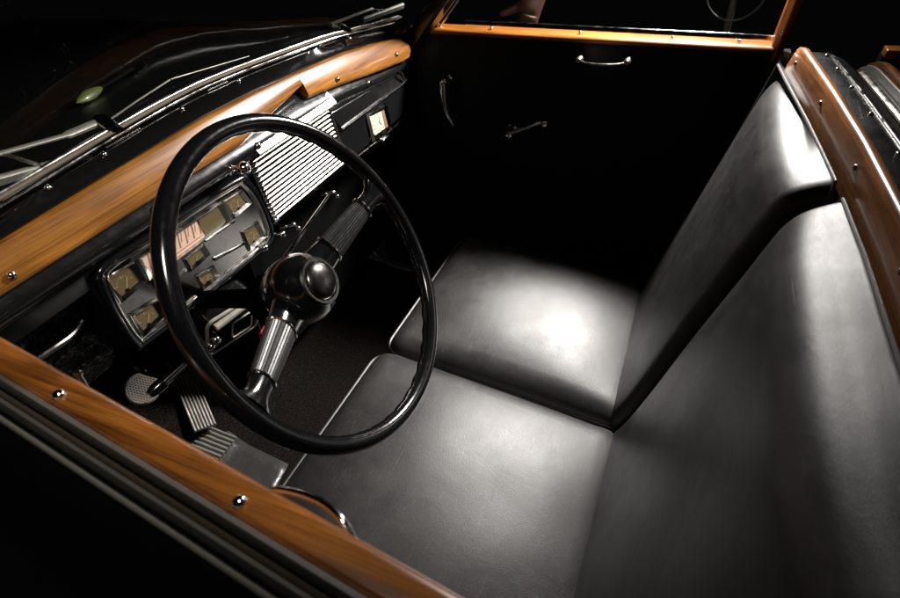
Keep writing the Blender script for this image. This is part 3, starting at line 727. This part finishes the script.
for sgn in (1, -1):
    D = E1 * sgn
    p0 = HC + n * 0.004 + D * 0.038; p1 = WC + D * 0.212 - n * 0.002
    ax = (p1 - p0).normalized(); side = ax.cross(n).normalized(); up = side.cross(ax)
    L = (p1 - p0).length
    def sec(s, hw, ht, seg=28, ribs=0.0):
        c = p0 + ax * (L * s); out_ = []
        for k in range(seg):
            a = 2 * math.pi * k / seg
            q = 1 + ribs * (1 if k % 2 else -1)
            out_.append(c + side * hw * math.cos(a) * q + up * ht * math.sin(a) * q)
        return out_
    b = MB(); b.loft([sec(s, hw, ht) for s, hw, ht in ((0.0, 0.027, 0.018), (0.22, 0.0225, 0.015))] + [sec(0.26, 0.0215, 0.0145)]); 
    sp = b.build('spoke', 'bakelite', t, smooth=60)
    b = MB(); b.loft([sec(s, 0.0222 - 0.0050 * (s - 0.25) / 0.53, 0.0148 - 0.003 * (s - 0.25) / 0.53, 64, 0.022) for s in (0.25, 0.4, 0.55, 0.7, 0.78)]); b.build('ribbed_sleeve', 'steel' if sgn > 0 else 'steel_dark', sp, smooth=15)
    b = MB(); b.loft([sec(s, hw, ht) for s, hw, ht in ((0.77, 0.0165, 0.0118), (0.84, 0.0150, 0.0108), (0.90, 0.0155, 0.0105), (0.95, 0.0195, 0.0105), (1.0, 0.030, 0.0100))]); b.build('spoke_end', 'bakelite', sp, smooth=60)
    for s, hw, ht in ((0.255, 0.0228, 0.0154), (0.775, 0.0178, 0.0126)):
        b = MB(); b.tube(sec(s, hw, ht), 0.0016, 8, closed=True); b.build('ring', 'chrome', sp)

t = thing('steering_column', 'black steering column running under the dashboard with thin chrome gear lever', 'steering column', (0.35, 0.7, 0.8))
cb = HC - n * 0.040; ca_ = V((0.045, 0.257, -0.112)).normalized()
b = MB(); b.lathe([(0.040, 0), (0.038, 0.03), (0.032, 0.045), (0.022, 0.06), (0.016, 0.09), (0.0145, 0.30), (0.0145, 0.60)], cb, ca_, 28); b.build('column_tube', 'column', t, smooth=50)
b = MB()
b.tube([V((0.30, 0.50, 0.925)) + V((0.02, 0.02, -0.02)), V((0.36, 0.565, 0.885)), V((0.4, 0.575, 0.885)), V((0.58, 0.60, 0.900))], [0.004, 0.004, 0.0036, 0.0028], 8)
b.build('gear_lever', 'chrome', t)

# ------------------------------------------------------------------ windscreen
GX = [(-0.06, 0.775), (0.19, 0.795), (0.4, 0.825), (0.6, 0.842), (0.8, 0.820), (0.95, 0.795), (1.1, 0.768), (1.225, 0.752)]
def gy(x):                                   # smooth curve of the windscreen foot
    s = 0
    for k in range(-3, 4): s += interp(GX, x + 0.035 * k)
    return s / 7
def gz(x): return interp([(-0.06, 1.043), (0.6, 1.052), (0.95, 1.046), (1.225, 1.026)], x)
t = thing('windscreen', 'sloping windscreen with chrome and black lower frame above the dashboard', 'windscreen', (0.6, 0.82, 1.04))
xs = [-0.06 + 1.285 * i / 50 for i in range(51)]
b = MB()
def garn(x):
    y, z = gy(x), gz(x); wz = interp(hi, x); wyv = wy(wz) + 0.004
    return [(x, wyv, wz - 0.014), (x, wyv - 0.001, wz + 0.001), (x, wyv + 0.006, wz + 0.007), (x, (wyv + y) / 2, (wz + z) / 2 + 0.008), (x, y - 0.010, z - 0.001), (x, y - 0.004, z - 0.004), (x, y + 0.03, z - 0.03)]
b.sweep_x(garn, xs); ga = b.build('garnish_rail', 'paint', t, smooth=50)
for x in (0.26, 0.355, 0.52, 0.66, 0.86, 1.0, 1.1):
    y, z = gy(x), gz(x); wz = interp(hi, x)
    screw((x, (wy(wz) + 0.004 + y) / 2, (wz + z) / 2 + 0.0078), (0, -0.35, 1), ga, 0.75)
for x, L in ((0.40, 0.07), (0.62, 0.05), (0.92, 0.05)):
    y, z = gy(x), gz(x); wz = interp(hi, x)
    p = [V((x + L * (k / 4 - 0.5), gy(x + L * (k / 4 - 0.5)) - 0.012, gz(x) + 0.001)) for k in range(5)]
    MB().tube(p, 0.0035, 8, flat=0.5).build('moulding_clip', 'chrome_dark', ga)
for dy, dz, r, m in ((0.0, 0.003, 0.0045, 'chrome'), (0.010, 0.006, 0.0030, 'brass'), (0.017, 0.008, 0.0038, 'chrome_soft')):
    b = MB(); b.tube([V((x, gy(x) + dy, gz(x) + dz)) for x in xs], r, 10, up=(0, 0, 1)); b.build('chrome_moulding' if m != 'brass' else 'rubber_gasket', m if m != 'brass' else 'felt', t)
lean = V((0, -0.56, 0.83)); outn = V((0, 0.83, 0.56))
b = MB()
gb_ = [V((x, gy(x) + 0.013, gz(x) + 0.004)) for x in xs]; Lg = 0.62
b.loft([[p, p + lean * Lg, p + lean * Lg + V((0, 0.0045, 0.0035)), p + V((0, 0.0045, 0.0035))] for p in gb_]); b.build('glass_pane', 'glass', t, smooth=60)
# far pillar
t2 = thing('far_pillar', 'black windscreen pillar with thin chrome edge at the far door', 'pillar', (1.24, 0.76, 1.0))
p0 = V((1.252, 0.765, 0.95)); dirp = V((0.035, -0.64, 0.77)).normalized()
b = MB(); b.loft([[p0 + dirp * s + V(q) for q in ((-0.018, 0.03, 0), (-0.018, -0.018, 0), (0.03, -0.03, 0), (0.04, 0.03, 0))] for s in (0.0, 0.25, 0.5)]); b.build('post', 'paint', t2, bevel=0.006, seg=3)
b = MB(); b.tube([p0 + dirp * s + V((0.034, -0.034, 0.0)) for s in (0.05, 0.25, 0.5)], 0.0032, 8); b.build('chrome_edge', 'chrome', t2)
b = MB(); b.box((1.225, 0.755, 0.25), (1.30, 0.90, 0.985)); b.build('lower_post', 'dark', t2, bevel=0.01)

# wipers and rods outside the glass: base points lie just ahead of the pane
def gp(x, s, o=0.012):                       # a point s metres up the pane at x, o metres outside it
    return V((x, gy(x) + 0.017, gz(x) + 0.004)) + lean * s + outn * o
def wiper(label, piv, a1, a2, bl0, bl1, grp='windscreen wipers'):
    t = thing('windscreen_wiper', label, 'wiper', tuple(gp(*piv)), grp)
    q = gp(*piv, 0.022)
    b = MB(); b.lathe([(0.013, -0.03), (0.013, -0.004), (0.011, 0.004), (0.006, 0.009), (0, 0.010)], q, outn, 18); b.build('pivot', 'chrome', t)
    A, B = gp(*a1, 0.02), gp(*a2, 0.016)
    b = MB(); b.tube([q, A.lerp(q, 0.6), A, A.lerp(B, 0.05), B], [0.0045, 0.005, 0.0045, 0.0028, 0.0024], 8, flat=1.3); b.build('arm', 'satin', t)
    C, D = gp(*bl0, 0.008), gp(*bl1, 0.008)
    b = MB(); b.tube([C, C.lerp(D, 0.5), D], 0.0036, 8, flat=1.2); bl = b.build('blade', 'satin', t)
    b = MB(); dd = (D - C).normalized(); 
    b.loft([[C + V((0, -0.001, -0.009)) + V((0, 0, 0)), C + V((0, 0.004, 0)), C + V((0, -0.004, 0.0))], [D + V((0, -0.001, -0.009)), D + V((0, 0.004, 0)), D + V((0, -0.004, 0))]]); b.build('rubber_edge', 'rubber_grey', bl)
    b = MB(); b.tube([B.lerp(A, 0.1), C.lerp(D, 0.55)], 0.003, 6); b.build('clip', 'chrome_dark', t)
    return t

# ------------------------------------------------------------------ car hood beyond the glass
b = MB(); rows = []
for i in range(26):
    y = 0.875 + 1.35 * i / 25
    row = []
    for j in range(31):
        x = -0.25 + 1.8 * j / 30
        c = (x - 0.65) / 0.9
        z = 1.000 - 0.06 * c * c - 0.035 * ((y - 0.875) / 1.35) ** 2 - (0.14 * max(0.0, abs(c) - 0.62) ** 1.3)
        row.append(V((x, max(y, gy(min(max(x, -0.06), 1.225)) + 0.03) if i == 0 else y, z)))
    rows.append(row)
b.loft(rows, closed=False)
ho = b.build('car_hood', 'hood'); tag(ho, 'glossy black car hood seen through the windscreen', 'car hood')
sd = ho.modifiers.new('thickness', 'SOLIDIFY'); sd.thickness = 0.004; sd.offset = -1

# ------------------------------------------------------------------ driver's door
def dx(y): return 0.0040 + (y - 0.125) * 0.1156          # inner edge of the wood
ys = [-0.55 + 1.40 * i / 30 for i in range(31)]
t = thing('car_door', 'near door with orange wood sill and rubber and metal window strips', 'car door', (0.0, 0.3, 0.6), 'pair of car doors')
def run(b, sec, mi=0):
    b.loft([[V((dx(y) - o, y, z)) for o, z in sec] for y in ys], mi)
b = MB(); run(b, [(-0.006, 0.955), (-0.0065, 0.985), (-0.005, 0.994), (-0.0015, 0.9985), (0.003, 1.0), (0.021, 1.0005), (0.025, 0.999), (0.0265, 0.995), (0.0265, 0.955)])
ws = b.build('wood_sill', 'wood_y', t, smooth=60)
for y in (0.522, 0.300, 0.06): screw((dx(y) - 0.0165, y, 1.0003), (0, 0, 1), ws, 1.05)
b = MB(); run(b, [(0.0268, 0.97), (0.0268, 1.000), (0.0282, 1.0035), (0.0316, 1.0035), (0.0332, 1.000), (0.0332, 0.97)]); b.build('rubber_seal', 'rubber_grey', t, smooth=60)
b = MB(); run(b, [(0.0334, 0.965), (0.0334, 0.988), (0.0370, 0.988), (0.0370, 0.965)]); b.build('window_slot', 'dark', t)
b = MB(); run(b, [(0.0371, 0.965), (0.0371, 0.995), (0.0387, 0.998), (0.0404, 0.995), (0.0404, 0.965)]); b.build('felt_channel', 'felt', t, smooth=60)
b = MB(); run(b, [(0.0405, 0.96), (0.0405, 0.990), (0.0425, 0.996), (0.0454, 0.996), (0.0471, 0.991), (0.0471, 0.96)]); b.build('outer_seal', 'rubber_grey', t, smooth=60)
b = MB(); run(b, [(0.0472, 0.95), (0.0472, 0.980), (0.0513, 0.978), (0.0513, 0.95)]); b.build('outer_slot', 'dark', t)
b = MB(); run(b, [(0.0514, 0.965), (0.0514, 0.984), (0.0526, 0.9865), (0.0547, 0.985), (0.0555, 0.978), (0.0555, 0.965)]); b.build('belt_moulding', 'satin_bead', t, smooth=60)
b = MB(); run(b, [(0.0556, 0.977), (0.0597, 0.972), (0.085, 0.93), (0.105, 0.80), (0.11, 0.5), (0.10, 0.25), (0.075, 0.25), (0.08, 0.5), (0.075, 0.80), (0.0556, 0.94)]); b.build('outer_skin', 'paint', t, smooth=60)
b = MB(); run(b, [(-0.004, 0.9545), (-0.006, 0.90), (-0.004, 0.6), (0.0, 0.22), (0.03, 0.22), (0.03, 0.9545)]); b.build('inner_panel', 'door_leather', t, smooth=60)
# grab handle arching inward near the seat, and a small lock button
b = MB(); hp = [V((dx(y) + o, y, z)) for y, o, z in ((0.312, 0.006, 0.955), (0.300, 0.012, 0.972), (0.276, 0.018, 0.978), (0.250, 0.020, 0.979), (0.228, 0.015, 0.977), (0.212, 0.007, 0.965))]
b.tube(smooth_path(hp, 7), 0.0036, 10); b.build('grab_handle', 'chrome', t)
b = MB(); b.lathe([(0.0022, 0), (0.0022, 0.016), (0.0036, 0.017), (0.004, 0.020), (0.0025, 0.0225), (0, 0.0228)], (dx(0.545) + 0.013, 0.545, 0.968), (0, 0, 1), 16); b.build('lock_button', 'chrome_soft', t)

# ------------------------------------------------------------------ passenger door
def px(y): return 1.262 - (y - 0.752) * 0.0591
ysp = [-0.112 + 0.875 * i / 20 for i in range(21)]
t = thing('car_door', 'far dark door with wood window sill, chrome handles and an open window', 'car door', (1.3, 0.3, 0.6), 'pair of car doors')
def runp(b, sec, mi=0, yy=None): b.loft([[V((px(y) + o, y, z)) for o, z in sec] for y in (yy or ysp)], mi)
b = MB(); runp(b, [(0.002, 0.9885), (-0.001, 0.991), (-0.0005, 0.9945), (0.003, 0.9985), (0.010, 1.0005), (0.040, 1.003), (0.044, 1.000), (0.044, 0.9865), (0.004, 0.9865)]); ws = b.build('wood_sill', 'wood_y', t, smooth=60)
for y in (0.70, 0.55, 0.33, 0.12, -0.02): screw((px(y) + 0.020, y, 1.0043), (0, 0, 1), ws, 0.8)
b = MB(); runp(b, [(0.054, 0.98), (0.054, 1.008), (0.056, 1.011), (0.060, 1.011), (0.062, 1.008), (0.062, 0.98)], yy=[y for y in ysp if y < 0.64]); b.build('chrome_strip', 'chrome', t, smooth=60)
b = MB()
b.loft([[V((px(y) + o - 0.09 * (z - 1.0), y - 0.06 * (z - 1.0), z)) for y, o in ((-0.112, 0.0), (-0.098, -0.004), (-0.086, 0.010), (-0.086, 0.048), (-0.112, 0.048))] for z in (0.97, 1.2, 1.42)]); wp = b.build('window_post', 'wood_z', t, bevel=0.003)
screw((px(-0.1) - 0.005, -0.099, 1.03), (-1, 0.3, 0), wp, 0.7)
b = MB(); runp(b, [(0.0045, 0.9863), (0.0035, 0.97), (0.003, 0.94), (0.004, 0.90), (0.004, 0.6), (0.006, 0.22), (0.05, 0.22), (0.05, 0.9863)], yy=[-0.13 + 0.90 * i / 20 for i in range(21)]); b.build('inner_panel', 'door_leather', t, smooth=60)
# door handle
P = V((1.262, 0.665, 0.878))
b = MB(); b.lathe([(0.015, 0), (0.015, 0.004), (0.009, 0.010), (0.007, 0.024), (0.010, 0.026), (0.0105, 0.034), (0.006, 0.040), (0, 0.041)], P + V((0.01, 0, 0.0)), (-1, 0, 0), 20); dh = b.build('door_handle', 'chrome', t)
b = MB(); b.tube(smooth_path([P + V((-0.022, 0, 0.0)), P + V((-0.028, -0.003, -0.035)), P + V((-0.030, -0.010, -0.075)), P + V((-0.022, -0.028, -0.118))], 6), [0.0085, 0.009, 0.0095, 0.0098, 0.0098, 0.0095, 0.009, 0.0088, 0.0084, 0.008, 0.0075, 0.007, 0.0065, 0.006, 0.0055, 0.005, 0.0045, 0.0035, 0.002], 12, flat=0.7); b.build('grip', 'chrome', dh)
# window crank
P = V((1.272, 0.478, 0.757)); Q = V((1.250, 0.378, 0.809))
b = MB(); b.lathe([(0.018, 0), (0.018, 0.004), (0.012, 0.010), (0.009, 0.026), (0.011, 0.030), (0.008, 0.036), (0, 0.037)], P, (-1, 0, 0), 20); wc = b.build('window_crank', 'chrome', t)
b = MB(); b.tube([P + V((-0.028, 0, 0)), P.lerp(Q, 0.5) + V((-0.022, 0, 0)), Q + V((-0.012, 0, 0))], [0.010, 0.0075, 0.007], 12, flat=0.7); b.build('crank_arm', 'chrome', wc)
b = MB(); b.lathe([(0.006, 0), (0.008, 0.006), (0.0105, 0.014), (0.0105, 0.022), (0.007, 0.029), (0, 0.031)], Q + V((-0.010, 0, 0)), (-1, 0, 0), 18); b.build('crank_knob', 'chrome', wc)
# pull handle
A, B = V((1.272, 0.316, 0.956)), V((1.278, 0.206, 0.959))
b = MB(); b.tube(smooth_path([A + V((-0.018, 0, 0)), A.lerp(B, 0.2) + V((-0.026, 0, -0.003)), A.lerp(B, 0.5) + V((-0.028, 0, -0.004)), A.lerp(B, 0.8) + V((-0.026, 0, -0.003)), B + V((-0.018, 0, 0))], 5), 0.0030, 10); ph = b.build('pull_handle', 'chrome_dark', t)
for q in (A, B): MB().lathe([(0.0075, 0.0), (0.008, 0.036), (0.007, 0.042), (0.004, 0.045), (0, 0.046)], q + V((0.02, 0, 0)), (-1, 0, 0), 18).build('mount', 'chrome_dark', ph)

wiper('near windscreen wiper with its arm lying left of the chrome pivot', (0.412, 0.0), (0.345, 0.012), (0.225, 0.052), (0.374, -0.03), (0.215, 0.024))
wiper('far windscreen wiper beyond the glass, near the far pillar', (1.018, 0.0), (0.985, 0.012), (1.113, 0.034), (1.078, 0.018), (1.235, 0.030))
t = thing('antenna', 'thin jointed chrome antenna rod slanting across the outside of the windscreen', 'antenna', tuple(gp(0.41, 0)))
A, B, C = gp(0.416, -0.006, 0.02), gp(0.562, 0.016, 0.02), gp(0.758, -0.003, 0.02)
b = MB(); b.tube([A, A.lerp(B, 0.5) + V((0, 0, 0.001)), B], 0.0017, 8); b.build('lower_rod', 'satin', t)
b = MB(); b.tube([B, B.lerp(C, 0.5), C], [0.0013, 0.0012, 0.0009], 8); b.build('upper_rod', 'satin', t)
b = MB(); b.ell(B, (0.004, 0.0028, 0.0028)); b.build('joint', 'chrome', t)
t = thing('reflection_prop', 'black round-headed torch with pale green leaf-shaped end on the hood, standing in for a windscreen reflection', 'prop', (0.67, 1.16, 1.0))  # solid shape put on the hood in place of a reflection in the glass
G, D = V((0.610, 1.148, 1.008)), V((0.752, 1.183, 1.012)); dd = (D - G).normalized()
b = MB(); b.lathe([(0, -0.042), (0.006, -0.032), (0.0105, -0.012), (0.011, 0.004), (0.008, 0.022), (0.004, 0.036), (0.0, 0.040)], G, dd, 18, sy=0.7); b.build('lens', 'green', t)
b = MB(); b.tube([G + dd * 0.036, D], [0.004, 0.005], 10); b.build('stem', 'bakelite', t)
b = MB(); b.lathe([(0, -0.008), (0.019, -0.008), (0.022, 0.0), (0.019, 0.008), (0, 0.008)], D + dd * 0.014, (-0.5, -0.45, 0.74), 24); b.build('head', 'dark', t)
# made-up post, standing in for a dim shape in the far window
t = thing('stand_in_post', 'silver post with thin dark ring outside the far window, standing in for a dim shape there', 'stand-in post', (2.0, 0.0, 0.0))
b = MB(); b.tube([(2.0, 0.0, 0.0), (1.99, -0.01, 0.95), (1.985, -0.017, 1.12)], [0.013, 0.011, 0.010], 14); b.build('post', 'satin', t)
b = MB(); c_ = V((1.97, -0.01, 0.985)); b.tube([c_ + V((0, 0.085 * math.cos(a), 0.085 * math.sin(a))) for a in [2 * math.pi * k / 40 for k in range(40)]], 0.0035, 8, closed=True); b.build('ring', 'rubber_grey', t)
b = MB(); b.box((1.95, -0.095, 0.965), (2.02, -0.03, 1.012)); b.build('clamp', 'wood_z', t, bevel=0.006)
b = MB()
for k in range(3):
    a = rad(120 * k + 20); b = MB(); b.tube([(1.99, -0.01, 0.45), (1.99 + 0.35 * math.cos(a), -0.01 + 0.35 * math.sin(a), 0.005)], 0.009, 8); b.build('leg', 'chrome_dark', t)

# person outside the far window: only a bare forearm and hand reach into the picture
def skin_body(name, edges_verts, m, parent):
    vs, es, rs = [], [], []
    for chain in edges_verts:
        prev = None
        for p, r in chain:
            p = V(p); idx = next((i for i, q in enumerate(vs) if (q - p).length < 1e-5), None)
            if idx is None: vs.append(p); rs.append(r); idx = len(vs) - 1
            if prev is not None: es.append((prev, idx))
            prev = idx
    org = ROOT(parent)
    me = bpy.data.meshes.new(name); me.from_pydata([tuple(v - org) for v in vs], es, [])
    o = bpy.data.objects.new(name, me); COL.objects.link(o); o.parent = parent
    sk = o.modifiers.new('skin', 'SKIN'); me.materials.append(M[m])
    for i, r in enumerate(rs):
        sv = me.skin_vertices[0].data[i]; sv.radius = (r, r); sv.use_root = (i == 0)
    sk.use_smooth_shade = True; sb = o.modifiers.new('sub', 'SUBSURF'); sb.levels = 2; sb.render_levels = 2
    return o
t = thing('person', 'bare hand and forearm of a person reaching down outside the far window', 'person', (1.66, 0.50, 0.6))
W_ = V((1.62, 0.515, 1.035)); PA = V((1.615, 0.535, 0.985)); PB = V((1.61, 0.550, 0.945))
chains = [[((1.66, 0.44, 1.32), 0.046), ((1.645, 0.47, 1.20), 0.043), ((1.63, 0.50, 1.09), 0.032), (W_, 0.027), (PA, 0.034), (PB, 0.033)],
          [(PA, 0.034), ((1.607, 0.575, 0.985), 0.015), ((1.600, 0.605, 0.972), 0.0115), ((1.595, 0.630, 0.962), 0.009)]]
for i, (oy, L) in enumerate(((0.030, 0.072), (0.010, 0.082), (-0.010, 0.076), (-0.028, 0.060))):
    c0 = PB + V((0.0, oy, -0.015)); c1 = c0 + V((-0.012, 0.010, -0.45 * L)); c2 = c1 + V((-0.020, 0.006, -0.35 * L)); c3 = c2 + V((-0.024, 0.0, -0.2 * L))
    chains.append([(PB, 0.033), (c0, 0.0115), (c1, 0.0095), (c2, 0.0085), (c3, 0.0075)])
skin_body('body', chains, 'skin', t)
b = MB(); b.tube([(1.628, 0.505, 1.12), (1.655, 0.455, 1.27), (1.68, 0.40, 1.45)], [0.047, 0.056, 0.066], 20); b.build('sleeve', 'sleeve', t)

# ------------------------------------------------------------------ camera
cam = bpy.data.cameras.new('camera'); co = bpy.data.objects.new('camera', cam); COL.objects.link(co)
RW = ((0.4048, -0.9144, 0.0), )
def cam_rot(yaw, pitch, roll):
    cy, sy, cp, sp = math.cos(yaw), math.sin(yaw), math.cos(pitch), math.sin(pitch)
    fw = V((cy * cp, sy * cp, -sp)); right = fw.cross(V((0, 0, 1))).normalized(); down = fw.cross(right)
    cr, sr = math.cos(roll), math.sin(roll)
    r2 = cr * right + sr * down; d2 = -sr * right + cr * down
    return Matrix((r2, -d2, -fw)).transposed()
co.matrix_world = Matrix.Translation((-0.13275, 0.05987, 1.37347)) @ cam_rot(rad(24.01782), rad(39.59039), rad(2.48681)).to_4x4()
cam.sensor_width = 36; cam.lens = 556.5724 / 900 * 36; cam.clip_start = 0.02; cam.clip_end = 100
cam.dof.use_dof = True; cam.dof.focus_distance = 1.05; cam.dof.aperture_fstop = 6.3
S.camera = co

# ------------------------------------------------------------------ light
w = bpy.data.worlds.new('World'); S.world = w; w.use_nodes = True
w.node_tree.nodes['Background'].inputs[0].default_value = (0.9, 0.95, 1.0, 1); w.node_tree.nodes['Background'].inputs[1].default_value = 0.0012
def area(name, loc, tgt, sx, sy, power, col=(1, 0.97, 0.93), spread=180):
    l = bpy.data.lights.new(name, 'AREA'); l.shape = 'RECTANGLE'; l.size = sx; l.size_y = sy; l.energy = power; l.color = col; l.spread = rad(spread)
    o = bpy.data.objects.new(name, l); COL.objects.link(o); o.location = loc
    d_ = V(tgt) - V(loc); o.rotation_euler = d_.to_track_quat('-Z', 'Y').to_euler(); return o
area('key_lamp', (1.62, 0.07, 1.56), (0.90, 0.42, 0.60), 0.17, 0.17, 26, (1, 0.955, 0.91), spread=90)
area('pedal_lamp', (0.02, 0.24, 1.78), (0.34, 0.95, 0.42), 0.14, 0.14, 1.15, (1, 0.93, 0.84), spread=80)
area('overhead_fill', (0.6, -1.4, 3.2), (0.8, 0.5, 0.9), 0.8, 0.8, 0.3)  # weak overhead fill, added to lift the hood and the things outside
area('outside_fill', (2.9, -0.9, 2.2), (1.95, 0.05, 1.0), 0.2, 0.2, 3.0, spread=40)  # unseen fill added to brighten the hand and post outside the far window

S.view_settings.view_transform = 'Standard'; S.view_settings.look = 'None'; S.view_settings.exposure = 0.0; S.view_settings.gamma = 1.0
S.render.engine = 'CYCLES'
S.cycles.max_bounces = 8; S.cycles.transparent_max_bounces = 12
S.cycles.use_denoising = True
